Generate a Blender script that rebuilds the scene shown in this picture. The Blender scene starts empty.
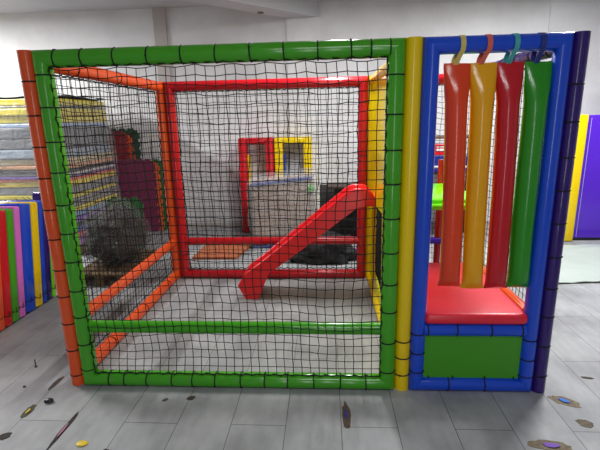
import bpy, bmesh, math, random
from mathutils import Vector as V, Matrix
random.seed(7)
PI = math.pi
scene = bpy.context.scene
COL = scene.collection

# ------------------------------------------------------------------ materials
def lin(c):
    return tuple(((v/255)/12.92 if v/255 <= .04045 else ((v/255+.055)/1.055)**2.4) for v in c) + (1,)

def principled(name):
    m = bpy.data.materials.new(name); m.use_nodes = True
    return m, m.node_tree, m.node_tree.nodes['Principled BSDF']

def vinyl(name, rgb, rough=.2, bump=.007, scale=7):
    m, nt, b = principled(name)
    b.inputs['Base Color'].default_value = lin(rgb)
    b.inputs['Roughness'].default_value = rough
    b.inputs['Specular IOR Level'].default_value = .5
    tc = nt.nodes.new('ShaderNodeTexCoord'); n = nt.nodes.new('ShaderNodeTexNoise')
    n.inputs['Scale'].default_value = scale; n.inputs['Detail'].default_value = 3
    bp = nt.nodes.new('ShaderNodeBump'); bp.inputs['Strength'].default_value = .35
    bp.inputs['Distance'].default_value = bump
    nt.links.new(tc.outputs['Object'], n.inputs['Vector'])
    nt.links.new(n.outputs['Fac'], bp.inputs['Height'])
    nt.links.new(bp.outputs['Normal'], b.inputs['Normal'])
    return m

def matte(name, rgb, rough=.7, rgb2=None, scale=14, stretch=(1,1,1)):
    m, nt, b = principled(name)
    b.inputs['Roughness'].default_value = rough
    tc = nt.nodes.new('ShaderNodeTexCoord'); mp = nt.nodes.new('ShaderNodeMapping')
    mp.inputs['Scale'].default_value = stretch
    n = nt.nodes.new('ShaderNodeTexNoise'); n.inputs['Scale'].default_value = scale
    n.inputs['Detail'].default_value = 6
    mx = nt.nodes.new('ShaderNodeMix'); mx.data_type = 'RGBA'
    mx.inputs['A'].default_value = lin(rgb)
    mx.inputs['B'].default_value = lin(rgb2 or tuple(int(v*.88) for v in rgb))
    nt.links.new(tc.outputs['Object'], mp.inputs['Vector'])
    nt.links.new(mp.outputs['Vector'], n.inputs['Vector'])
    nt.links.new(n.outputs['Fac'], mx.inputs['Factor'])
    nt.links.new(mx.outputs['Result'], b.inputs['Base Color'])
    return m

def film(name, rgb=(235,240,240), alpha=.35):
    m, nt, b = principled(name)
    b.inputs['Base Color'].default_value = lin(rgb)
    b.inputs['Roughness'].default_value = .12
    b.inputs['Alpha'].default_value = alpha
    tc = nt.nodes.new('ShaderNodeTexCoord'); n = nt.nodes.new('ShaderNodeTexNoise')
    n.inputs['Scale'].default_value = 11; n.inputs['Detail'].default_value = 5; n.inputs['Distortion'].default_value = 1.5
    bp = nt.nodes.new('ShaderNodeBump'); bp.inputs['Strength'].default_value = .8; bp.inputs['Distance'].default_value = .05
    nt.links.new(tc.outputs['Object'], n.inputs['Vector']); nt.links.new(n.outputs['Fac'], bp.inputs['Height'])
    nt.links.new(bp.outputs['Normal'], b.inputs['Normal'])
    return m

GREEN  = vinyl('green_vinyl', (66,158,28))
ORANGE = vinyl('orange_vinyl', (226,84,32))
RED    = vinyl('red_vinyl', (200,22,34))
YELLOW = vinyl('yellow_vinyl', (232,198,8))
BLUE   = vinyl('blue_vinyl', (22,72,200))
INDIGO = vinyl('indigo_vinyl', (46,22,104))
LIME   = vinyl('lime_vinyl', (118,226,20))
VIOLET = vinyl('violet_vinyl', (82,36,190))
PADRED = vinyl('pad_red_vinyl', (226,36,58), .33, .01, 4)
PANELG = vinyl('panel_green_vinyl', (62,146,22), .4, .01, 3)
AMBER  = vinyl('amber_vinyl', (232,164,14))
BAGO   = vinyl('bag_orange_vinyl', (222,66,30))
BAGR   = vinyl('bag_red_vinyl', (190,22,36))
BAGG   = vinyl('bag_green_vinyl', (40,140,28))
PINK   = vinyl('pink_vinyl', (214,110,200))
NAVY   = vinyl('navy_vinyl', (30,48,130))
PLASTR = vinyl('red_plastic', (232,26,36), .3, .003, 20)
ROPE   = matte('black_cord', (12,12,13), .8)
NETM   = matte('black_net', (9,9,10), .85)
BLACK  = matte('black_metal', (18,18,20), .45)
CREAMS = matte('cream_webbing', (216,198,110), .7)
SALMON = matte('salmon_webbing', (222,104,84), .7)
TEAL   = matte('teal_webbing', (70,170,170), .7)
NAVYS  = matte('navy_webbing', (34,48,128), .7)
FILM   = film('clear_film')
FILMD  = film('dull_film', (128,126,120), .27)
WOOD   = matte('pallet_wood', (112,88,58), .8, (78,58,38), 6, (1,12,12))

def wall_material():
    m, nt, b = principled('white_plaster')
    b.inputs['Roughness'].default_value = .85
    g = nt.nodes.new('ShaderNodeNewGeometry'); n = nt.nodes.new('ShaderNodeTexNoise')
    n.inputs['Scale'].default_value = 2.2; n.inputs['Detail'].default_value = 8
    cr = nt.nodes.new('ShaderNodeValToRGB')
    cr.color_ramp.elements[0].position = .3; cr.color_ramp.elements[0].color = lin((206,205,206))
    cr.color_ramp.elements[1].position = .65; cr.color_ramp.elements[1].color = lin((224,224,226))
    nt.links.new(g.outputs['Position'], n.inputs['Vector']); nt.links.new(n.outputs['Fac'], cr.inputs['Fac'])
    nt.links.new(cr.outputs['Color'], b.inputs['Base Color'])
    n2 = nt.nodes.new('ShaderNodeTexNoise'); n2.inputs['Scale'].default_value = 30
    bp = nt.nodes.new('ShaderNodeBump'); bp.inputs['Strength'].default_value = .25; bp.inputs['Distance'].default_value = .01
    nt.links.new(g.outputs['Position'], n2.inputs['Vector'])
    nt.links.new(n2.outputs['Fac'], bp.inputs['Height']); nt.links.new(bp.outputs['Normal'], b.inputs['Normal'])
    return m
WALLM = wall_material()
CEILM = matte('ceiling_paint', (196,196,200), .9, (182,182,188), 3)
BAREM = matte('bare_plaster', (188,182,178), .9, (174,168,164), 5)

def floor_material():
    m, nt, b = principled('grey_vinyl_planks')
    L = nt.links
    g = nt.nodes.new('ShaderNodeNewGeometry'); sx = nt.nodes.new('ShaderNodeSeparateXYZ')
    L.new(g.outputs['Position'], sx.inputs[0])
    def math_(op, a, bv):
        k = nt.nodes.new('ShaderNodeMath'); k.operation = op
        L.new(a, k.inputs[0]); k.inputs[1].default_value = bv; return k.outputs[0]
    cx = nt.nodes.new('ShaderNodeCombineXYZ')
    L.new(math_('ADD', sx.outputs['Y'], 12.47), cx.inputs[0])
    L.new(math_('ADD', sx.outputs['X'], 10.82-.19), cx.inputs[1])
    br = nt.nodes.new('ShaderNodeTexBrick')
    br.offset = .5; br.inputs['Scale'].default_value = 1
    br.inputs['Brick Width'].default_value = 1.22; br.inputs['Row Height'].default_value = .2705
    br.inputs['Mortar Size'].default_value = .0016; br.inputs['Mortar Smooth'].default_value = .2
    br.inputs['Bias'].default_value = 0
    br.inputs['Color1'].default_value = lin((158,160,162)); br.inputs['Color2'].default_value = lin((168,170,171))
    br.inputs['Mortar'].default_value = lin((74,74,76))
    L.new(cx.outputs[0], br.inputs['Vector'])
    mp = nt.nodes.new('ShaderNodeMapping'); mp.inputs['Scale'].default_value = (7, 2.2, 1)
    L.new(g.outputs['Position'], mp.inputs['Vector'])
    n = nt.nodes.new('ShaderNodeTexNoise'); n.inputs['Scale'].default_value = 2.5; n.inputs['Detail'].default_value = 8
    L.new(mp.outputs[0], n.inputs['Vector'])
    n2 = nt.nodes.new('ShaderNodeTexNoise'); n2.inputs['Scale'].default_value = 3.0; n2.inputs['Detail'].default_value = 7
    L.new(g.outputs['Position'], n2.inputs['Vector'])
    cr = nt.nodes.new('ShaderNodeValToRGB')
    cr.color_ramp.elements[0].position = .32; cr.color_ramp.elements[0].color = (.86,.86,.86,1)
    cr.color_ramp.elements[1].position = .7; cr.color_ramp.elements[1].color = (1.05,1.05,1.05,1)
    L.new(n.outputs['Fac'], cr.inputs['Fac'])
    cr2 = nt.nodes.new('ShaderNodeValToRGB')
    cr2.color_ramp.elements[0].position = .35; cr2.color_ramp.elements[0].color = (.76,.76,.77,1)
    cr2.color_ramp.elements[1].position = .62; cr2.color_ramp.elements[1].color = (1.08,1.08,1.08,1)
    L.new(n2.outputs['Fac'], cr2.inputs['Fac'])
    def mul(a, c):
        k = nt.nodes.new('ShaderNodeMix'); k.data_type = 'RGBA'; k.blend_type = 'MULTIPLY'
        k.inputs['Factor'].default_value = 1; L.new(a, k.inputs['A']); L.new(c, k.inputs['B']); return k.outputs['Result']
    L.new(mul(mul(br.outputs['Color'], cr.outputs['Color']), cr2.outputs['Color']), b.inputs['Base Color'])
    b.inputs['Roughness'].default_value = .48
    b.inputs['Specular IOR Level'].default_value = .35
    bp = nt.nodes.new('ShaderNodeBump'); bp.inputs['Strength'].default_value = .4; bp.inputs['Distance'].default_value = .004
    iv = nt.nodes.new('ShaderNodeMath'); iv.operation = 'SUBTRACT'; iv.inputs[0].default_value = 1
    L.new(br.outputs['Fac'], iv.inputs[1]); L.new(iv.outputs[0], bp.inputs['Height'])
    L.new(bp.outputs['Normal'], b.inputs['Normal'])
    return m
FLOORM = floor_material()

# ------------------------------------------------------------------ helpers
def obj(name, bm, mat, parent=None, label=None, smooth=False, loc=None):
    me = bpy.data.meshes.new(name)
    bmesh.ops.recalc_face_normals(bm, faces=bm.faces[:])
    bm.to_mesh(me); bm.free()
    if smooth:
        for p in me.polygons: p.use_smooth = True
        me.set_sharp_from_angle(angle=math.radians(50))
    me.materials.append(mat)
    o = bpy.data.objects.new(name, me); COL.objects.link(o)
    if parent: o.parent = parent
    if label: o['label'] = label
    if loc is not None: o.location = loc
    return o

def tag(o, label, cat, group=None):
    o['label'] = label; o['category'] = cat
    if group: o['group'] = group
    return o

def thing(name, label, cat, loc=(0,0,0), rz=0, group=None):
    o = bpy.data.objects.new(name, None); COL.objects.link(o)
    o.location = loc; o.rotation_euler = (0,0,rz); o.empty_display_size = .1
    return tag(o, label, cat, group)

def struct(name, bm, mat):
    o = obj(name, bm, mat); o['kind'] = 'structure'; return o

def box(bm, lo, hi, bev=0, seg=2):
    lo, hi = V(lo), V(hi); c = (lo+hi)/2; s = hi-lo
    r = bmesh.ops.create_cube(bm, size=1, matrix=Matrix.Translation(c) @ Matrix.Diagonal((s.x, s.y, s.z, 1)))
    if bev:
        es = list({e for v in r['verts'] for e in v.link_edges})
        bmesh.ops.bevel(bm, geom=es, offset=bev, segments=seg, profile=.5, affect='EDGES')
    return bm

def BM(): return bmesh.new()

def tube(bm, A, B, r, nA=None, nB=None, ties=(), seg=18, wob=0):
    """padded tube A>B; ends cut by planes nA, nB; slight waist where cords tie it"""
    A, B = V(A), V(B); d = (B-A); Ln = d.length; d.normalize()
    up = V((0,0,1)) if abs(d.z) < .9 else V((1,0,0))
    s = d.cross(up).normalized(); t = d.cross(s).normalized()
    nA = V(nA).normalized() if nA is not None else d; nB = V(nB).normalized() if nB is not None else d
    st = [(0, 1)]
    for k in sorted(ties):
        if r*1.6 < k < Ln-r*1.6:
            st += [(k-.018, 1), (k-.006, .965), (k+.006, .965), (k+.018, 1)]
    st.append((Ln, 1)); st.sort()
    rings = []
    for i, (q, f) in enumerate(st):
        ring = []
        for j in range(seg):
            a = 2*PI*j/seg
            p = A + d*q + (s*math.cos(a) + t*math.sin(a))*r*f
            if i == 0:           p = p - d*((p-A).dot(nA)/d.dot(nA))
            elif i == len(st)-1: p = p - d*((p-B).dot(nB)/d.dot(nB))
            ring.append(bm.verts.new(p))
        rings.append(ring)
    for a, b in zip(rings, rings[1:]):
        for j in range(seg):
            bm.faces.new((a[j], a[(j+1) % seg], b[(j+1) % seg], b[j]))
    bm.faces.new(rings[0]); bm.faces.new(rings[-1])
    return bm

_ring = {}
def tie(parent, A, B, q, r, tilt=.0):
    """cord wrapped once round a padded tube: a sub-part"""
    A, B = V(A), V(B); d = (B-A).normalized()
    key = round(r, 4)
    if key not in _ring:
        bm = BM(); N, M, rr = 28, 6, .0036
        vs = [[bm.verts.new(((r*.975+rr*math.cos(b))*math.cos(a), (r*.975+rr*math.cos(b))*math.sin(a), rr*math.sin(b)))
               for b in [2*PI*k/M for k in range(M)]] for a in [2*PI*j/N for j in range(N)]]
        for j in range(N):
            for k in range(M):
                bm.faces.new((vs[j][k], vs[(j+1) % N][k], vs[(j+1) % N][(k+1) % M], vs[j][(k+1) % M]))
        # the tucked knot
        bmesh.ops.create_icosphere(bm, subdivisions=1, radius=.006, matrix=Matrix.Translation((0, r, 0)))
        _ring[key] = obj('tie_cord', bm, ROPE, parent, smooth=True); o = _ring[key]
    else:
        o = _ring[key].copy(); COL.objects.link(o); o.parent = parent
    rot = d.to_track_quat('Z', 'Y').to_matrix().to_4x4()
    o.matrix_local = Matrix.Translation(A + d*q) @ rot @ Matrix.Rotation(tilt, 4, 'X') @ Matrix.Rotation(random.uniform(0, 6), 4, 'Z')
    return o

def member(name, A, B, r, mat, parent, nA=None, nB=None, ties=(), label=None, tilt=.06):
    bm = tube(BM(), A, B, r, nA, nB, ties)
    o = obj(name, bm, mat, parent, label, smooth=True)
    for q in ties: tie(o, A, B, q, r, random.uniform(-tilt, tilt))
    return o

def spaced(a, b, step): 
    n = max(1, round((b-a)/step)); return [a+(b-a)*(i+.5)/n + random.uniform(-.012, .012) for i in range(n)]

def rect_frame(parent, colour, mat, origin, axis, w, h, r, ties, butt=False):
    """four mitred padded tubes; origin is the outer bottom corner; ties: dict left/right/top/bottom"""
    a = V(axis); z = V((0,0,1)); o = V(origin)
    BL = o + a*r + z*r; BR = o + a*(w-r) + z*r; TL = o + a*r + z*(h-r); TR = o + a*(w-r) + z*(h-r)
    lab = f'{colour} padded '
    out = {}
    if butt:
        member('padded_post', BL-z*r, TL+z*r, r, mat, parent, None, None, ties.get('left', ()), lab+'post')
        member('padded_post', BR-z*r, TR+z*r, r, mat, parent, None, None, ties.get('right', ()), lab+'post')
        member('padded_rail', BL+a*r*.8, BR-a*r*.8, r, mat, parent, None, None, ties.get('bottom', ()), lab+'bottom rail')
        member('padded_rail', TL+a*r*.8, TR-a*r*.8, r, mat, parent, None, None, ties.get('top', ()), lab+'top rail')
        return
    out['left'] = member('padded_post', BL, TL, r, mat, parent, a-z, a+z, ties.get('left', ()), lab+'post')
    out['right'] = member('padded_post', BR, TR, r, mat, parent, a+z, a-z, ties.get('right', ()), lab+'post')
    out['bottom'] = member('padded_rail', BL, BR, r, mat, parent, a-z, a+z, ties.get('bottom', ()), lab+'bottom rail')
    out['top'] = member('padded_rail', TL, TR, r, mat, parent, a+z, a-z, ties.get('top', ()), lab+'top rail')
    return out

def strand(bm, pts, r, n):
    prev = None; n = V(n)
    for i, p in enumerate(pts):
        t = (pts[min(i+1, len(pts)-1)] - pts[max(i-1, 0)])
        s = t.cross(n); s = s.normalized() if s.length > 1e-7 else V((1,0,0))
        q = [bm.verts.new(p+s*r), bm.verts.new(p+n*r), bm.verts.new(p-s*r), bm.verts.new(p-n*r)]
        if prev:
            for j in range(4): bm.faces.new((prev[j], prev[(j+1) % 4], q[(j+1) % 4], q[j]))
        prev = q

def net(name, parent, origin, u, v, w, h, cell, sag=0, seed=0, r=.0021, label=None, hole=None, rope=True):
    rnd = random.Random(seed)
    u, v, o = V(u), V(v), V(origin); n = u.cross(v)
    nu, nv = max(2, round(w/cell)), max(2, round(h/cell))
    ph = [rnd.uniform(0, 6) for _ in range(8)]
    P = [[None]*(nv+1) for _ in range(nu+1)]
    for i in range(nu+1):
        for j in range(nv+1):
            x, y = i/nu, j/nv
            edge = min(x, 1-x, y, 1-y); k = min(1, edge*12)
            dx = (.010*math.sin(5*y+ph[0]+3*x)+.004*math.sin(23*y+ph[1]+7*x) + rnd.uniform(-.004, .004))*k
            dy = (.008*math.sin(6*x+ph[2]+2*y)+.004*math.sin(19*x+ph[3]) + rnd.uniform(-.004, .004))*k
            top = max(0, 1-(1-y)*7)
            dy -= sag*top*(abs(math.sin(PI*x*w/.175)))*1.0 + (sag*.5*top)
            dn = (.010*math.sin(4*x+3*y+ph[4]))*k
            P[i][j] = o + u*(x*w+dx) + v*(y*h+dy) + n*dn
    bm = BM()
    def keep(i, j):
        return hole is None or not hole(i/nu, j/nv)
    for i in range(nu+1): strand(bm, P[i], r, n)
    for j in range(nv+1): strand(bm, [P[i][j] for i in range(nu+1)], r, n)
    ob = obj(name, bm, NETM, parent, label)
    if rope:
        bm = BM()
        def run(A, B, L):
            m = int(L/.02); pts = []
            for k in range(m+1):
                t = k/m; p = A.lerp(B, t)
                pts.append(p + n*.006*math.sin(k*1.7) + (u if abs((B-A).normalized().dot(v)) > .7 else v)*(.004*math.sin(k*2.3+ph[5])))
            strand(bm, pts, .0042, n)
        a, b, c, d = o, o+u*w, o+u*w+v*h, o+v*h
        run(a, b, w); run(b, c, h); run(c, d, w); run(d, a, h)
        obj('border_rope', bm, ROPE, ob)
    return ob

# ------------------------------------------------------------------ setting
X0, X1, Y0, YB, ZC = -5.0, 7.0, -5.5, 3.75, 2.875
bm = BM(); box(bm, (X0, Y0, -.1), (X1, YB+.2, 0)); struct('floor', bm, FLOORM)
bm = BM(); box(bm, (X0, Y0, ZC), (X1, YB+.2, ZC+.12)); struct('ceiling', bm, CEILM)
bm = BM(); box(bm, (X0-.2, YB, 0), (X1+.2, YB+.2, ZC)); struct('wall_back', bm, WALLM)
bm = BM(); box(bm, (X0-.2, Y0, 0), (X0, YB, ZC)); struct('wall_left', bm, WALLM)
bm = BM(); box(bm, (X1, Y0, 0), (X1+.2, YB, ZC)); struct('wall_right', bm, WALLM)
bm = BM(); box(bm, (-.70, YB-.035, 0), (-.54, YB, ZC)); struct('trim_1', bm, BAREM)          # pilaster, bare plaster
bm = BM(); box(bm, (1.0, YB-.05, 0), (1.40, YB, 2.69)); struct('trim_2', bm, WALLM)         # column under the beam
bm = BM()                                                                                    # dropped beam running off the column
q = [(1.0, YB-.05), (1.40, YB-.05), (-.75, 1.65), (-1.15, 1.65)]
lo = [bm.verts.new((x, y, 2.69)) for x, y in q]; hi = [bm.verts.new((x, y, ZC)) for x, y in q]
bm.faces.new(lo); bm.faces.new(hi)
for i in range(4): bm.faces.new((lo[i], lo[(i+1) % 4], hi[(i+1) % 4], hi[i]))
struct('trim_3', bm, CEILM)
bm = BM(); box(bm, (4.20, YB-.03, 0), (4.32, YB, ZC)); struct('trim_4', bm, WALLM)
bm = BM(); box(bm, (X0, YB-.012, 0), (X1, YB, .07)); struct('baseboard_back', bm, BAREM)
bm = BM(); bmesh.ops.create_cone(bm, cap_ends=True, segments=16, radius1=.035, radius2=.035, depth=.012, matrix=Matrix.Translation((.73, 3.36, 2.684)))
tag(obj('ceiling_socket', bm, matte('brass_brown', (120,96,50), .4)), 'small round brown fitting under the white ceiling beam', 'fitting')

# ------------------------------------------------------------------ the play unit
H, D = 1.8, 1.80
unit = thing('soft_play_unit', 'large padded netted play unit of coloured tubes standing on the grey floor', 'play unit')
R = .042
def mapx(px, a, b, xa, xb): return xa+(px-a)/(b-a)*(xb-xa)
gx = .083; gw = 1.842-.083
top_t = [mapx(p, 33, 404, 0, gw)-R for p in (57, 85, 118, 152, 186, 220, 254, 287, 320, 352, 371, 389)]
bot_t = [mapx(p, 80, 396, 0, gw)-R for p in (109, 125, 148, 174, 195, 218, 244, 268, 291, 317, 343, 368)]
def post_ties(first, step, n): return [first+step*i + random.uniform(-.008, .008) for i in range(n)]
rect_frame(unit, 'green', GREEN, (gx, .045, 0), (1,0,0), gw, H, R,
    dict(top=top_t, bottom=bot_t, left=post_ties(.07, .158, 11), right=post_ties(.08, .168, 10)))
rect_frame(unit, 'orange', ORANGE, (.041, .02, 0), (0,1,0), D-.02, H, .041,
    dict(left=post_ties(.06, .16, 11), bottom=spaced(.1, 1.65, .5), top=spaced(.1, 1.65, .5)), True)
rect_frame(unit, 'red', RED, (gx, D-.042, 0), (1,0,0), gw, H, R, dict(left=post_ties(.2, .45, 4), right=post_ties(.2, .45, 4)))
rect_frame(unit, 'yellow', YELLOW, (1.883, .02, 0), (0,1,0), D-.02, H, .041, dict(left=[.09, .19, .29]), True)
rect_frame(unit, 'blue', BLUE, (1.920, .045, 0), (1,0,0), .653, H, .0385, dict(left=[.08, .19, .30], right=[.06, .16, .27], bottom=[.17, .36]))
rect_frame(unit, 'indigo', INDIGO, (2.612, .018, 0), (0,1,0), D-.018, H, .037, dict(left=post_ties(.10, .165, 10), top=spaced(.1, 1.65, .2)), True)
# rear frame of the narrow bay
yb = D-.042
member('padded_rail', (1.924, yb, H-R), (2.582, yb, H-R), R, RED, unit, label='red padded top rail')
member('padded_rail', (1.924, yb, .36), (2.582, yb, .36), .032, VIOLET, unit, label='violet padded mid rail')
member('padded_rail', (1.924, yb, R), (2.582, yb, R), R, RED, unit, label='red padded bottom rail')
member('padded_post', (2.492, yb+.01, .08), (2.492, yb+.01, 1.09), .030, RED, unit, label='slim red padded post')
# mid rails
zr = .365
member('padded_rail', (gx+.07, .075, zr-.02), (gx+gw-.07, .075, zr-.02), .034, GREEN, unit, label='green padded mid rail')
member('padded_rail', (.041, .07, zr-.005), (.041, D-.07, zr-.005), .036, ORANGE, unit, label='orange padded mid rail')
member('padded_rail', (gx+.07, yb, zr), (gx+gw-.07, yb, zr), .036, RED, unit, label='red padded mid rail')
member('padded_rail', (1.985, .045, .362), (2.505, .045, .362), .037, BLUE, unit, ties=[.02, .17, .345, .5], label='blue padded mid rail')
# green panel under the step
bm = BM(); box(bm, (1.983, .038, .07), (2.505, .052, .335), .004); panel = obj('front_panel', bm, PANELG, unit, 'flat green vinyl panel')
bm = BM()
for x in (2.02, 2.15, 2.32, 2.47):
    for z in (.088, .33): strand(bm, [V((x, .036, z)), V((x+.004, .030, z-.012 if z < .2 else z+.006))], .003, V((0,-1,0)))
obj('lacing', bm, ROPE, panel)
# red step pad and lime platform
bm = BM(); box(bm, (1.985, .005, .399), (2.508, .86, .460), .026, 4); obj('step_pad', bm, PADRED, unit, 'red padded step', smooth=True)
bm = BM(); box(bm, (2.512, .10, .402), (2.566, .86, .454), .014, 2); obj('edge_bolster', bm, ORANGE, unit, 'orange padded edge strip beside the red step', smooth=True)
bm = BM(); box(bm, (1.93, .94, .842), (2.565, D-.09, .892), .02, 3); obj('platform_pad', bm, LIME, unit, 'lime padded upper platform', smooth=True)
member('padded_rail', (1.93, .895, .845), (2.565, .895, .845), .022, LIME, unit, label='lime padded platform rail')
# yellow partition: vinyl with a netted window
bm = BM()
outer = [(.08, .08), (D-.08, .08), (D-.08, H-.08), (.08, H-.08)]
inner = [(.86, .19), (1.22, .24), (1.25, .78), (.90, .80)]
xs = (1.868, 1.884)
def ringv(pts, x): return [bm.verts.new((x, a, b)) for a, b in pts]
o0, i0, o1, i1 = ringv(outer, xs[0]), ringv(inner, xs[0]), ringv(outer, xs[1]), ringv(inner, xs[1])
for k in range(4):
    l = (k+1) % 4
    bm.faces.new((o0[k], o0[l], i0[l], i0[k])); bm.faces.new((o1[k], i1[k], i1[l], o1[l]))
    bm.faces.new((i0[k], i0[l], i1[l], i1[k])); bm.faces.new((o0[k], o1[k], o1[l], o0[l]))
part = obj('partition_panel', bm, vinyl('bright_yellow_vinyl', (240,228,0)), unit, 'yellow vinyl partition with a four sided opening')
net('window_net', part, (1.876, .87, .20), (0,1,0), (0,0,1), .37, .60, .024, seed=9, r=.0032, label='dense black net in the opening')
# nets
net('safety_net', unit, (gx+.079, .028, .084), (1,0,0), (0,0,1), gw-.158, H-.163, .0465, sag=.013, seed=1, label='black net across the front')
net('safety_net', unit, (.010, .085, .084), (0,1,0), (0,0,1), D-.17, H-.168, .0465, sag=.006, seed=2, label='black net on the orange side')
net('safety_net', unit, (gx+.079, D-.010, .084), (1,0,0), (0,0,1), gw-.158, H-.168, .0465, sag=.006, seed=3, label='black net across the red rear frame')
net('safety_net', unit, (1.955, D-.008, .084), (1,0,0), (0,0,1), .60, H-.168, .0465, sag=.006, seed=4, label='black net behind the narrow bay')
net('safety_net', unit, (2.650, .085, .084), (0,1,0), (0,0,1), D-.17, H-.168, .0465, sag=.006, seed=5, label='black net on the indigo side')

# ------------------------------------------------------------------ slide
def make_slide():
    yn, yf = 1.255, 1.52
    T = [(1.862,.850),(1.835,.895),(1.79,.922),(1.70,.925),(1.64,.895),(1.58,.845),(1.2,.535),(.94,.325),(.80,.222),(.735,.118)]
    B = [(1.862,.775),(1.84,.785),(1.80,.785),(1.735,.775),(1.69,.75),(1.645,.715),(1.27,.425),(1.0,.225),(.905,.003),(.80,.003)]
    bm = BM(); rows = []
    for (tx, tz), (bx, bz) in zip(T, B):
        t, b = V((tx,0,tz)), V((bx,0,bz)); d = (b-t); L = d.length; d.normalize()
        f = min(.075, L*.6)
        prof = [(yn-.012, b), (yn-.002, t+d*.02), (yn, t+d*.006), (yn+.008, t), (yn+.020, t+d*.001), (yn+.028, t+d*.010),
                (yn+.040, t+d*f*.8), (yn+.060, t+d*f), ((yn+yf)/2, t+d*(f+.004)), (yf-.060, t+d*f), (yf-.040, t+d*f*.8),
                (yf-.028, t+d*.010), (yf-.020, t+d*.001), (yf-.008, t), (yf, t+d*.006), (yf+.002, t+d*.02), (yf+.012, b)]
        rows.append([bm.verts.new((p.x, y, p.z)) for y, p in prof])
    for a, b in zip(rows, rows[1:]):
        for j in range(len(a)-1): bm.faces.new((a[j], a[j+1], b[j+1], b[j]))
    for rw in (rows[0], rows[-1]): bm.faces.new(rw)
    return bm
o = obj('slide', make_slide(), PLASTR, smooth=True)
tag(o, 'red plastic slide sloping down to the floor inside the netted cage', 'slide')

# ------------------------------------------------------------------ hanging foam rolls
def make_bag(mat, xt, xb, zt, zb, seed):
    rnd = random.Random(seed); bm = BM(); N = 26; rows = []
    S = [(0,.063,.004),(.012,.063,.006),(.05,.060,.020),(.10,.058,.036),(.16,.0515,.046),(.3,.050,.047),(.5,.050,.048),(.7,.050,.048),(.88,.050,.048),(.955,.050,.045),(.978,.053,.030),(.99,.057,.014),(1,.060,.004)]
    ph = [rnd.uniform(0, 6) for _ in range(4)]
    for t, a, b in S:
        z = zt+(zb-zt)*t; cx = xt+(xb-xt)*t + .003*math.sin(5*t+ph[0])
        ring = []
        for j in range(N):
            g = 2*PI*j/N
            wr = 1+.025*math.sin(3*g+ph[1]+4*t)*min(1, t*6)*min(1, (1-t)*8)
            ring.append(bm.verts.new((cx+a*wr*math.cos(g), .045+b*wr*math.sin(g), z + (.002*math.cos(g+ph[2]) if t in (0, 1) else 0))))
        rows.append(ring)
    for a, b in zip(rows, rows[1:]):
        for j in range(N): bm.faces.new((a[j], a[(j+1) % N], b[(j+1) % N], b[j]))
    bm.faces.new(rows[0]); bm.faces.new(rows[-1])
    return bm
def make_strap(xa, xr, zb):
    bm = BM(); cy, cz, r = .045, H-R, .0445; w = .011
    path = [(xa, cy-.006, zb), (xa*.6+xr*.4, cy-.022, zb+.03)]
    for k in range(11):
        a = PI + .5 - (PI+1.0)*k/10
        path.append((xr, cy+r*math.cos(a), cz+r*math.sin(a)))
    path += [(xa*.6+xr*.4-.008, cy+.022, zb+.03), (xa-.010, cy+.004, zb)]
    rows = []
    for i, p in enumerate(path):
        p = V(p); t = V(path[min(i+1, len(path)-1)]) - V(path[max(i-1, 0)])
        n = V((1,0,0)).cross(t).normalized()
        rows.append([bm.verts.new(p+V((-w,0,0))+n*.0012), bm.verts.new(p+V((w,0,0))+n*.0012), bm.verts.new(p+V((w,0,0))-n*.0012), bm.verts.new(p+V((-w,0,0))-n*.0012)])
    for a, b in zip(rows, rows[1:]):
        for j in range(4): bm.faces.new((a[j], a[(j+1) % 4], b[(j+1) % 4], b[j]))
    bm.faces.new(rows[0]); bm.faces.new(rows[-1])
    return bm
bags = [(BAGO, CREAMS, 'orange hanging foam roll on a cream strap, nearest the blue post at left', 'cream strap', 2.082, 2.106, 2.088, 1.683, .602),
        (AMBER, SALMON, 'amber yellow hanging foam roll on a salmon pink strap', 'salmon pink strap', 2.194, 2.222, 2.203, 1.682, .592),
        (BAGR, TEAL, 'red hanging foam roll on a teal strap', 'teal strap', 2.314, 2.340, 2.320, 1.682, .592),
        (BAGG, NAVYS, 'green hanging foam roll on a navy strap, nearest the right blue post', 'navy strap', 2.437, 2.449, 2.433, 1.680, .596)]
for i, (m, sm, lab, sl, xt, xb, xr, zt, zb) in enumerate(bags):
    t = thing('hanging_roll', lab, 'hanging roll', (xt, .045, zb), 0, 'foam rolls hanging in the blue frame')
    off = V((-xt, -.045, -zb))
    b = obj('roll_body', make_bag(m, xt, xb, zt, zb, i), m, t, smooth=True, loc=off)
    obj('strap', make_strap(xt-.012, xr, zt-.006), sm, t, sl, loc=off)

# ------------------------------------------------------------------ left background: pallet, foam boards
def pallet(name, lab, lo, hi, zt=.13):
    x0, y0 = lo; x1, y1 = hi
    t = thing(name, lab, 'pallet', ((x0+x1)/2, (y0+y1)/2, 0))
    off = V((-(x0+x1)/2, -(y0+y1)/2, 0))
    n = 7; 
    for k in range(n):
        y = y0+(y1-y0-.09)*k/(n-1)
        bm = BM(); box(bm, (x0, y, zt-.022), (x1, y+.09, zt), .003); obj('deck_board', bm, WOOD, t, loc=off)
    for x in (x0, (x0+x1)/2-.04, x1-.08):
        bm = BM(); box(bm, (x, y0, .02), (x+.08, y1, zt-.022), .003); obj('bearer', bm, WOOD, t, loc=off)
        bm = BM(); box(bm, (x-.005, y0, 0), (x+.085, y1, .02), .002); obj('bottom_board', bm, WOOD, t, loc=off)
    return t
pallet('wooden_pallet', 'wooden pallet under the tall stack of foam boards', (-2.75, 2.42), (-1.34, 3.42))
pallet('wooden_pallet', 'low wooden pallet under the plastic wrapped bundle', (-.86, 1.52), (-.36, 2.30), .12)

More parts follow.
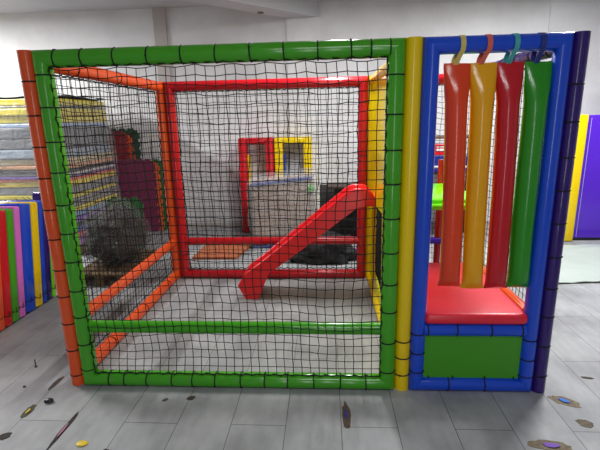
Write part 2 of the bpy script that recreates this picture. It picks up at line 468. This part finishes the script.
def board(lo, hi, mat, lab, seed):
    rnd = random.Random(seed); bm = BM(); box(bm, lo, hi, min(.012, (hi[2]-lo[2])*.3), 2)
    bmesh.ops.subdivide_edges(bm, edges=[e for e in bm.edges if e.calc_length() > .3], cuts=6, use_grid_fill=True)
    ph = rnd.uniform(0, 6)
    c = (V(lo)+V(hi))/2
    for v in bm.verts:
        v.co.x += .008*math.sin(9*v.co.y+ph); v.co.y += .008*math.sin(8*v.co.x+ph*2)
    for v in bm.verts: v.co -= c
    o = obj('foam_board', bm, mat, loc=c)
    tag(o, lab, 'foam board', 'foam boards stacked on the pallet'); return o
def bmat(n, rgb): return vinyl('foam_'+n, rgb, .3, .03, 14)
layers = [(1.735,1.665,(222,206,70),'pale yellow foam board at the very top of the tall stack'),
 (1.662,1.638,(120,120,112),'thin grey foam board just below the topmost yellow board'),
 (1.635,1.562,(214,196,54),'yellow foam board under the thin grey one near the stack top'),
 (1.558,1.485,(226,208,60),'yellow foam board resting on the pale blue board'),
 (1.480,1.435,(150,170,205),'pale blue foam board below the yellow ones near the stack top'),
 (1.428,1.325,(104,106,112),'thick dark grey foam board under the pale blue board'),
 (1.320,1.215,(112,113,116),'thick grey foam board above the slate blue board'),
 (1.205,1.110,(140,152,166),'slate blue grey foam board at mid stack'),
 (1.105,1.040,(196,180,140),'cream foam board under the slate blue board'),
 (1.035,.990,(206,150,110),'peach foam board below the cream board'),
 (.982,.950,(22,20,20),'black filler for the dark gap at mid stack'),  # solid black layer stands in for the shaded gap between boards
 (.945,.920,(196,192,190),'white foam sheet under the dark gap'),
 (.915,.892,(110,70,160),'purple foam sheet above the coral one'),
 (.888,.866,(228,98,60),'coral foam sheet beneath the purple sheet'),
 (.862,.800,(222,196,50),'golden foam board beneath the coral sheet'),
 (.795,.715,(120,120,122),'grey foam board beneath the golden board'),
 (.708,.660,(206,190,60),'mustard foam board low in the stack'),
 (.652,.570,(126,126,124),'ash grey foam board under the mustard board'),
 (.562,.515,(226,206,60),'bright yellow foam board low in the stack'),
 (.508,.450,(120,160,200),'light blue foam board under the bright yellow board'),
 (.445,.395,(130,90,176),'lilac foam board in the lower stack'),
 (.388,.335,(26,26,32),'black foam board in the lower stack'),
 (.330,.282,(40,80,180),'royal blue foam board in the lower stack'),
 (.278,.215,(206,80,90),'coral pink foam board near the stack bottom'),
 (.210,.132,(170,90,190),'magenta foam board at the bottom on the pallet')]
rl = random.Random(3)
for i, (zt, zb, c, lab) in enumerate(layers):
    j = rl.uniform(-.025, .02); k = rl.uniform(-.02, .025)
    board((-2.70+j, 2.40+k, zb), (-1.31+j, 3.44+k, zt), bmat(lab.split()[0]+str(i), c), lab, i)
bm = BM()
g = [[bm.verts.new((-2.60+1.30*i/14, 2.40+1.03*j/8, 1.752+.006*math.sin(i*1.3+j)+(.012 if i == 14 else 0)*math.sin(j*1.1)**2 + .004)) for j in range(9)] for i in range(15)]
for i in range(14):
    for j in range(8): bm.faces.new((g[i][j], g[i+1][j], g[i+1][j+1], g[i][j+1]))
o = obj('dark_sheet', bm, matte('dark_sheet', (84,84,90), .5), smooth=True)
md = o.modifiers.new('thick', 'SOLIDIFY'); md.thickness = .008
tag(o, 'thin dark sheet with curled edges lying on top of the tall stack', 'sheet')
# film wrapped round the stack
bm = BM(); N = 84; rows = []
for k in range(15):
    z = .14+(1.70-.14)*k/14; ring = []
    for j in range(N):
        t = j/N*4; e = int(t); f = t-e
        q = [(-2.74,2.36),(-1.275,2.36),(-1.275,3.48),(-2.74,3.48)]
        x = q[e][0]+(q[(e+1)%4][0]-q[e][0])*f; y = q[e][1]+(q[(e+1)%4][1]-q[e][1])*f
        w = .010*math.sin(j*2.1+k*.9)+.008*math.sin(k*2.7+j*.4)
        nx, ny = [(0,-1),(1,0),(0,1),(-1,0)][e]
        ring.append(bm.verts.new((x+nx*w, y+ny*w, z)))
    rows.append(ring)
for a, b in zip(rows, rows[1:]):
    for j in range(N): bm.faces.new((a[j], a[(j+1)%N], b[(j+1)%N], b[j]))
o = obj('stretch_film', bm, film('stretch_film', (240,242,245), .16), smooth=True)
tag(o, 'clear glossy stretch film wrapped around the tall stack of foam boards', 'plastic film')

# row of padded panels at the left, on edge
panels = [(.500,.678,ORANGE,'orange padded bolster standing at the front end of the left row',.90),
 (.682,.755,RED,'dark red padded bolster between the orange and green ones at left',.865),
 (.759,.830,GREEN,'green padded bolster between the dark red and pink ones at left',.86),
 (.834,.902,PINK,'pink padded bolster in the left row',.865),
 (.906,1.020,BLUE,'wide blue padded bolster between the pink and yellow ones',.865),
 (1.024,1.112,YELLOW,'yellow padded bolster in the left row, beside the wide blue one',.86),
 (1.116,1.170,BLUE,'narrow blue padded bolster just behind the yellow one',.86),
 (1.174,1.236,INDIGO,'indigo padded bolster near the rear end of the left row',.85),
 (1.240,1.295,LIME,'lime padded bolster last in the left row behind the indigo one',.80),
 (1.500,1.545,INDIGO,'thin dark violet bolster standing alone behind the front left green post',.87)]
LEAN = .165
for i, (y0, y1, m, lab, h) in enumerate(panels):
    x1 = -.875 if i < 9 else -.90
    t = thing('padded_bolster', lab, 'bolster', (x1, y1, .001), 0, 'padded bolsters standing in a row')
    t.rotation_euler = (-LEAN, 0, 0)
    off = V((-x1, -y1, 0))
    bm = BM(); box(bm, (x1-(.52 if i < 9 else .3), y0, .003), (x1, y1, h), .014, 3); obj('cover', bm, m, t, smooth=True, loc=off)
    if i == 9: continue
    z = .085+random.uniform(-.015,.015)
    bm = BM()
    strand(bm, [V((x1-.5, y0-.001, z)), V((x1+.002, y0-.001, z)), V((x1+.004, (y0+y1)/2, z-.012)), V((x1+.002, y1+.001, z+.01)), V((x1-.5, y1+.001, z))], .0026, V((0,0,1)))
    obj('tie_cord', bm, ROPE, t, loc=off)
    bm = BM(); strand(bm, [V((x1+.003, (y0+y1)/2, z-.012)), V((x1+.010, (y0+y1)/2-.006, z+.03))], .0025, V((0,1,0)))
    obj('cord_tail', bm, ROPE, t, loc=off)
    bm = BM(); strand(bm, [V((x1-.10, y0+.01, h+.002)), V((x1-.16, (y0+y1)/2, h+.03))], .0026, V((0,1,0)))
    obj('cord_tail', bm, ROPE, t, loc=off)

# plastic wrapped bundle on the low pallet
def blob(c, s, amp, seed, sub=4, flat=None):
    from mathutils import noise
    bm = BM(); bmesh.ops.create_icosphere(bm, subdivisions=sub, radius=1)
    for v in bm.verts:
        n = v.co.normalized()
        d = 1+amp*noise.noise(n*2.1+V((seed,0,0)))+amp*.6*noise.noise(n*5.3+V((0,seed,0)))+amp*.35*abs(noise.noise(n*11+V((0,0,seed))))
        p = V((n.x*s[0], n.y*s[1], n.z*s[2]))*d
        if flat is not None: p.z = max(p.z, flat)
        v.co = p
    return bm
t = thing('wrapped_bundle', 'rounded grey bundle wrapped in shiny plastic on the low pallet', 'bundle', (-.60, 1.95, .12))
bm = blob((0,0,0), (.24,.30,.27), .22, 4.2, 4, -.245); obj('contents', bm, matte('dark_felt', (46,44,43), .8, (22,21,21), 7), t, smooth=True, loc=(0,0,.25))
bm = blob((0,0,0), (.285,.345,.33), .20, 4.2, 5, -.247); obj('wrap', bm, FILMD, t, 'crinkled translucent plastic', smooth=True, loc=(0,0,.25))

# puzzle mats leaning on the back wall
def jigsaw(w, h, th, tooth=.055, dep=.024, top_w=None):
    bm = BM(); pts = []
    def edge(a, b, nrm):
        L = (b-a).length; n = max(3, int(L/tooth)//2*2+1); d = (b-a)/n
        for k in range(n):
            p, q = a+d*k, a+d*(k+1); o = nrm*(dep if k % 2 else 0)
            pts.extend([p+o+d*(.12 if k % 2 == 0 else -.12), q+o-d*(.12 if k % 2 == 0 else -.12)])
    c = [V((-w/2,0)), V((w/2,0)), V(((top_w or w)/2,h)), V((-(top_w or w)/2,h))]
    nn = [V((0,-1)), V((1,0)), V((0,1)), V((-1,0))]
    nn[0] = V((0,0))
    for k in range(4): edge(c[k], c[(k+1) % 4], nn[k])
    f = bm.faces.new([bm.verts.new((p.x, 0, p.y)) for p in pts])
    r = bmesh.ops.extrude_face_region(bm, geom=[f])
    bmesh.ops.translate(bm, verts=[v for v in r['geom'] if isinstance(v, bmesh.types.BMVert)], vec=(0, th, 0))
    return bm
def mat_thing(lab, rgb, x, y, w, h, lean, roll, name, top_w=None):
    o = obj('puzzle_mat', jigsaw(w, h, .02, top_w=top_w), matte('eva_'+name, rgb, .75), loc=(x, y, .012))
    o.rotation_euler = (-lean, roll, 0)
    return tag(o, lab, 'puzzle mat', 'foam puzzle mats leaning on the back wall')
mat_thing('maroon foam puzzle mat in front of the others against the back wall', (136,28,84), -1.16, 3.53, .66, .96, .03, 0, 'maroon')
mat_thing('orange foam puzzle mat with teeth showing right of the maroon mat', (232,104,40), -1.09, 3.56, .62, .93, .03, 0, 'orange')
mat_thing('green foam puzzle mat behind the orange one against the back wall', (30,110,50), -1.04, 3.59, .62, .95, .03, 0, 'green')
mat_thing('tall dark red foam puzzle mat rising above the maroon mat', (150,14,34), -1.31, 3.62, .36, 1.33, .03, -.02, 'darkred', .24)
mat_thing('narrow tall orange foam puzzle mat behind the dark red one', (222,84,30), -1.235, 3.65, .42, 1.31, .03, -.03, 'deeporange', .20)
mat_thing('tall dark green foam puzzle mat rearmost against the back wall', (18,70,40), -1.28, 3.68, .42, 1.36, .03, 0, 'darkgreen')
mat_thing('low bright green foam puzzle mat between the bundle and the maroon mat', (24,104,40), -.86, 2.62, .40, .60, .12, 0, 'brightgreen')

# ------------------------------------------------------------------ behind the rear frame
def door_frame(x0, x1, mat, sidemat, lab, cl, depth=.26):
    zt, r = 1.25, .105
    t = thing('padded_doorway', lab, 'padded frame', ((x0+x1)/2, 3.42, 0), 0, 'padded frames standing at the back wall')
    off = V((-(x0+x1)/2, -3.42, 0)); y0, y1 = 3.42, 3.42+depth
    for nm, lo, hi in (('frame_post', (x0,y0,0), (x0+r,y1,zt)), ('frame_post', (x1-r,y0,0), (x1,y1,zt)), ('lintel', (x0+r-.004,y0+.002,zt-r+.02), (x1-r+.004,y1-.002,zt-.002))):
        bm = BM(); box(bm, lo, hi, .025, 3); obj(nm, bm, mat, t, smooth=True, loc=off)
    bm = BM(); box(bm, (x0+r+.001, y0+.05, .02), (x0+r+.022, y1, zt-.22), .004); obj('inner_panel', bm, sidemat, t, cl, loc=off)
    return t
door_frame(.36, .815, RED, YELLOW, 'red padded doorway frame standing at the back wall', 'yellow inner lining')
door_frame(.825, 1.30, YELLOW, BLUE, 'yellow padded doorway frame beside the red one at the back wall', 'blue inner lining')

# big wrapped carton stack
t = thing('wrapped_carton', 'big square parcel in clear plastic behind the cage, with a blue top edge', 'parcel', (.965, 2.95, 0))
off = V((-.965, -2.95, 0))
bm = BM(); box(bm, (.62, 2.72, .10), (1.33, 3.16, .79), .02, 2)
for v in bm.verts:
    if v.co.z > .6: v.co.z += (v.co.x-.96)*.10
obj('carton', bm, matte('kraft_grey', (168,146,128), .8, (140,120,108), 3), t, loc=off)
bm = BM(); box(bm, (.615, 2.715, 0), (1.31, 3.165, .098), .015, 2); obj('base_slab', bm, NAVY, t, 'blue slab at the bottom', loc=off)
bm = BM(); box(bm, (.615, 2.70, .762), (1.325, 2.85, .80), .012, 2)
for v in bm.verts: v.co.z += (v.co.x-.96)*.10
obj('edge_strip', bm, NAVY, t, 'dark blue padded strip along the top', loc=off)
bm = BM(); box(bm, (1.27, 2.69, .66), (1.35, 2.74, .74), .012, 2); obj('corner_patch', bm, GREEN, t, 'green corner piece', loc=off)
bm = BM(); box(bm, (.592, 2.70, .0), (.618, 2.76, .74), .006, 2); obj('side_strip', bm, matte('dark_green_strip', (20,60,36)), t, 'dark green strip down the left edge', loc=off)
from mathutils import noise
bm = BM(); box(bm, (.58, 2.66, .01), (1.37, 3.2, .86), .06, 3)
bmesh.ops.subdivide_edges(bm, edges=[e for e in bm.edges if e.calc_length() > .25], cuts=10, use_grid_fill=True)
for v in bm.verts:
    v.co += V((noise.noise(v.co*7), noise.noise(v.co*7+V((9,0,0))), noise.noise(v.co*7+V((0,9,0)))*.6))*.028
    if v.co.z > .6: v.co.z += (v.co.x-.96)*.10
obj('plastic_wrap', bm, film('parcel_film', (225,228,230), .22), t, 'crinkled clear plastic', smooth=True, loc=off)

bm = BM()
q = [(.02,2.30),(.50,2.30),(.60,2.86),(.04,2.86)]
lo = [bm.verts.new((x,y,.002)) for x,y in q]; hi = [bm.verts.new((x,y,.03)) for x,y in q]
bm.faces.new(lo); bm.faces.new(hi)
for i in range(4): bm.faces.new((lo[i], lo[(i+1)%4], hi[(i+1)%4], hi[i]))
tag(obj('floor_mat', bm, matte('orange_mat', (176,96,58), .7)), 'flat orange mat lying on the floor behind the red rear frame', 'mat')

# black stand and tarp
t = thing('metal_table', 'black metal table behind the red slide and rear frame', 'table', (1.85, 2.95, 0))
off = V((-1.85, -2.95, 0))
bm = BM(); box(bm, (1.50, 2.78, .685), (2.20, 3.12, .71), .004); obj('table_top', bm, matte('dark_brown_board', (60,42,34), .6), t, loc=off)
for x, y in ((1.58,2.80),(1.58,3.08),(2.12,2.80),(2.12,3.08)):
    bm = BM(); box(bm, (x,y,.0), (x+.035,y+.03,.685), .003); obj('leg', bm, BLACK, t, loc=off)
bm = BM(); box(bm, (1.60, 2.80, .30), (2.14, 3.10, .322), .003); obj('shelf', bm, BLACK, t, loc=off)
bm = BM(); box(bm, (1.605, 3.10, .33), (2.13, 3.115, .66), .003); obj('back_plate', bm, matte('dark_mesh', (52,52,54), .6), t, loc=off)
bm = BM(); box(bm, (1.40, 3.24, .002), (2.25, 3.275, .665), .006)
tag(obj('dark_board', bm, matte('charcoal_board', (64,62,62), .7)), 'dark grey board standing upright behind the black metal table', 'board')
bm = blob((0,0,0), (.36,.22,.21), .30, 1.7, 4, -.075)
o = obj('black_tarpaulin', bm, matte('black_sheet', (10,10,12), .75), smooth=True, loc=(1.42, 2.33, .078))
tag(o, 'crumpled black tarpaulin heaped on the floor behind the slide', 'tarpaulin')
bm = BM(); box(bm, (1.74, 2.46, .002), (1.83, 2.54, .055), .006); tag(obj('pink_block', bm, PINK), 'small pink block on the floor beside the black tarpaulin', 'block')

# shelf seen through the narrow bay
t = thing('storage_rack', 'dark storage rack seen through the narrow bay behind the hanging rolls', 'rack', (2.85, 3.2, 0))
off = V((-2.85, -3.2, 0))
for x in (2.45, 3.22):
    for y in (3.02, 3.36):
        bm = BM(); box(bm, (x,y,0), (x+.03,y+.03,1.24), .003); obj('upright', bm, BLACK, t, loc=off)
for z, m in ((1.21, matte('brown_shelf', (96,66,44), .7)), (.80, BLACK), (.40, BLACK)):
    bm = BM(); box(bm, (2.44,3.01,z), (3.26,3.40,z+.025), .003); obj('shelf', bm, m, t, loc=off)
for x0, w, z0, z1, m, lab in ((2.50,.36,.826,1.02,NAVY,'navy storage box at left on the upper rack shelf'),(2.87,.34,.826,1.01,NAVY,'navy storage box at right on the upper rack shelf'),
                      (2.50,.20,1.022,1.17,BLACK,'black case on top of the left navy box'),(2.73,.24,1.022,1.15,RED,'red case straddling the navy boxes on the rack'),
                      (2.52,.22,.426,.66,RED,'red storage box on the lower rack shelf'),(2.80,.3,.426,.62,BLACK,'black storage box on the lower rack shelf')):
    bm = BM(); box(bm, (x0,3.04,z0), (x0+w,3.34,z1), .008)
    cc = V((x0+w/2, 3.19, z0))
    bt = thing('storage_box', lab, 'box', cc, 0, 'boxes on the dark rack')
    obj('box_body', bm, m, bt, loc=-cc)
    bm = BM(); box(bm, (x0+.03,3.033,z0+.05), (x0+w-.06,3.041,z0+.075)); box(bm, (x0+.03,3.033,z0+.09), (x0+w-.12,3.041,z0+.10))
    obj('label_strip', bm, matte('white_label', (225,225,225)), bt, 'white strip', loc=-cc)

# ------------------------------------------------------------------ right background
bm = BM(); box(bm, (4.37, 2.98, .03), (5.6, 3.10, 1.44), .015, 3)
t = thing('padded_mat', 'violet padded mat standing upright at the right by the back wall', 'padded mat', (4.98, 3.04, 0))
o = obj('cover', bm, VIOLET, t, smooth=True, loc=(-4.98,-3.04,0))
bm = BM(); strand(bm, [V((4.415, 2.978, .05+1.36*k/30)) for k in range(31)], .003, V((0,-1,0))); obj('seam', bm, matte('pale_seam', (190,180,215)), t, 'pale stitched seam', loc=(-4.98,-3.04,0))
bm = BM(); box(bm, (4.40, 2.99, 0), (5.58, 3.09, .035)); obj('base_strip', bm, BLACK, t, 'black base strip', loc=(-4.98,-3.04,0))
bm = BM(); box(bm, (4.245, 2.93, .002), (4.362, 3.04, 1.445), .018, 3); tag(obj('padded_mat', bm, YELLOW, smooth=True), 'yellow narrow padded mat standing against the left side of the violet one', 'padded mat')
bm = BM(); nx, ny = 44, 30
g = []
for i in range(nx+1):
    rw = []
    for j in range(ny+1):
        x = 3.05+2.6*i/nx; y = 1.62+1.15*j/ny
        y += .04*math.sin(3*x)*(1-j/ny) + .05*math.sin(5.1*x+1)*(1-j/ny)*.6
        z = .012+.030*abs(noise.noise(V((x*2.2, y*5, 3))))+.035*max(0, noise.noise(V((x*1.3+y, y*3, 7)))) + .006*noise.noise(V((x*12, y*12, 0)))
        rw.append(bm.verts.new((x, y, max(.004, z))))
    g.append(rw)
for i in range(nx):
    for j in range(ny): bm.faces.new((g[i][j], g[i+1][j], g[i+1][j+1], g[i][j+1]))
o = obj('white_sheet', bm, matte('white_sheet', (180,190,184), .6, (164,175,168), 3), smooth=True)
md = o.modifiers.new('thick', 'SOLIDIFY'); md.thickness = .003; md.offset = 1
tag(o, 'wrinkled white plastic sheet spread on the floor at the right', 'sheet')

# ------------------------------------------------------------------ chips and scraps on the floor
def chip(x, y, rx, ry, rot, seed, rgb, lab, name='floor_chip', cat='floor damage', h=.0025, scrap=None, sl=None):
    rnd = random.Random(seed); bm = BM(); N = 22; ca, sa = math.cos(rot), math.sin(rot)
    def outl(s, z): 
        rr = random.Random(seed); o = []
        for k in range(N):
            a = 2*PI*k/N; q = s*(1+rr.uniform(-.17, .14))
            px, py = rx*q*math.cos(a), ry*q*math.sin(a); o.append(bm.verts.new((px*ca-py*sa, px*sa+py*ca, z)))
        return o
    a, b, c = outl(1.08, .0004), outl(1, h), outl(.78, .0011)
    for u, v in ((a,b),(b,c)):
        for k in range(N): bm.faces.new((u[k], u[(k+1)%N], v[(k+1)%N], v[k]))
    bm.faces.new(c)
    o = obj(name, bm, matte('chip_'+str(seed), rgb, .9, tuple(int(v*.35) for v in rgb), 45), loc=(x, y, 0)); tag(o, lab, cat)
    if scrap:
        bm = BM(); rr = random.Random(seed+50)
        p = [bm.verts.new((rx*.42*math.cos(k*PI/4)*rr.uniform(.7,1.2)*ca-ry*.42*math.sin(k*PI/4)*sa, rx*.42*math.cos(k*PI/4)*sa+ry*.42*math.sin(k*PI/4)*ca*rr.uniform(.7,1.2), .003+rr.uniform(0,.004))) for k in range(8)]
        bm.faces.new(p)
        obj('scrap', bm, vinyl('scrap_'+str(seed), scrap, .7), o, sl, loc=(0,0,.001))
    return o
BR = (96,84,74)
from_px = [  # image position worked out on the floor plane
 (2.705,-.045,.066,.036,-.55,(172,156,130),'chipped hole in the floor with a blue scrap, right of the indigo post',(60,120,210),'blue scrap'),
 (2.712,-.212,.034,.028,-.5,(150,136,116),'plain brown chipped hole in the floor nearest the right edge',None,None),
 (2.475,-.365,.088,.034,-.12,(160,144,118),'long chipped hole with a violet scrap, at the bottom right',(120,80,180),'violet scrap'),
 (2.94,.168,.030,.010,-.2,BR,'thin dark floor chip behind the blue scrap hole at right',None,None),
 (1.570,-.185,.020,.095,.02,(112,90,76),'chipped hole in a plank joint with a navy scrap, below the green right post',(40,50,130),'navy scrap'),
 (-.093,.045,.014,.062,-.05,BR,'slim dark gap in a plank joint beside the front left post',None,None),
 (-.085,-.205,.020,.052,.05,(124,112,88),'chipped plank joint with a yellow scrap at the left',(220,200,40),'yellow scrap'),
 (.186,-.335,.011,.13,.0,(70,58,52),'long dark split plank joint with a pink scrap at the bottom left',(190,120,150),'pink scrap'),
 (-.078,-.385,.028,.024,.5,(84,76,70),'brown floor chip at the far left bottom',None,None),
 (.465,-.47,.018,.020,.5,(84,76,70),'brown floor chip cut off by the bottom edge, right of the yellow scrap',None,None),
 (.739,-.071,.022,.018,.3,(88,76,68),'small brown floor chip under the green bottom rail',None,None),
 (.603,-.091,.016,.010,.6,(110,104,98),'tiny grey floor chip left of the brown one under the rail',None,None)]
for i, (x, y, rx, ry, rot, c, lab, sc, sl) in enumerate(from_px): chip(x, y, rx, ry, rot, 100+i, c, lab, scrap=sc, sl=sl)
bm = blob((0,0,0), (.026,.015,.012), .25, 2.2, 3, -.008)
tag(obj('plastic_cap', bm, vinyl('black_plastic', (30,30,36), .4, .002, 30), smooth=True, loc=(-.024, -.126, .009)), 'small black plastic cap lying on the floor at the left', 'cap')
bm = blob((0,0,0), (.026,.018,.004), .2, 5.2, 3, -.002)
tag(obj('yellow_scrap', bm, vinyl('yellow_scrap', (226,196,30), .5), smooth=True, loc=(.33, -.423, .004)), 'bright yellow scrap lying on the floor at the bottom left', 'scrap')
bm = BM(); bmesh.ops.create_cone(bm, cap_ends=True, segments=10, radius1=.004, radius2=.004, depth=.05, matrix=Matrix.Translation((0,0,.027)))
bmesh.ops.create_cone(bm, cap_ends=True, segments=6, radius1=.009, radius2=.009, depth=.006, matrix=Matrix.Translation((0,0,.004)))
tag(obj('bolt', bm, matte('steel', (90,90,94), .35), loc=(-.323, .205, 0)), 'small steel bolt standing upright on the left floor', 'bolt')
bm = blob((0,0,0), (.010,.007,.005), .3, 8.1, 2, -.003)
tag(obj('dark_crumb', bm, BLACK, loc=(-.253, .002, .004)), 'tiny dark crumb on the floor between bolt and black cap', 'crumb')

# ------------------------------------------------------------------ light
def area(name, loc, size, power, rot=(0,0,0), col=(1,1,1)):
    l = bpy.data.lights.new(name, 'AREA'); l.shape = 'RECTANGLE'; l.size, l.size_y = size; l.energy = power; l.color = col
    o = bpy.data.objects.new(name, l); COL.objects.link(o); o.location = loc; o.rotation_euler = rot; return o
area('ceiling_lamp_left', (-3.0, 1.9, 2.82), (.15, 1.2), 185)
area('ceiling_lamp_right', (3.7, 1.7, 2.82), (.15, 1.2), 118)
area('ceiling_lamp_middle', (1.6, 1.6, 2.82), (.15, 1.2), 55)
area('ceiling_lamp_front', (1.7, -2.4, 2.82), (1.2, .15), 30)
area('doorway_light', (1.6, -5.4, 1.25), (.4, 2.3), 24, (PI/2, 0, 0))
w = bpy.data.worlds.new('World'); scene.world = w; w.use_nodes = True
w.node_tree.nodes['Background'].inputs[0].default_value = (.75, .82, .9, 1)
w.node_tree.nodes['Background'].inputs[1].default_value = .3

# ------------------------------------------------------------------ camera
yaw, pitch, roll, F = .0624, .2390, -.0222, 427.06
f = V((-math.sin(yaw)*math.cos(pitch), math.cos(yaw)*math.cos(pitch), -math.sin(pitch)))
r = f.cross(V((0,0,1))).normalized(); u = r.cross(f)
r2 = r*math.cos(roll)+u*math.sin(roll); u2 = u*math.cos(roll)-r*math.sin(roll)
cam = bpy.data.cameras.new('camera'); co = bpy.data.objects.new('camera', cam); COL.objects.link(co)
M = Matrix((r2, u2, -f)).transposed().to_4x4(); M.translation = V((1.4749, -2.0565, 1.4446))
co.matrix_world = M
cam.sensor_width = 36; cam.sensor_fit = 'HORIZONTAL'; cam.lens = F/600*36; cam.clip_start = .05; cam.clip_end = 60
scene.camera = co
scene.view_settings.view_transform = 'Standard'; scene.view_settings.look = 'None'
scene.view_settings.gamma = 1; scene.view_settings.use_curve_mapping = False
scene.view_settings.exposure = 0
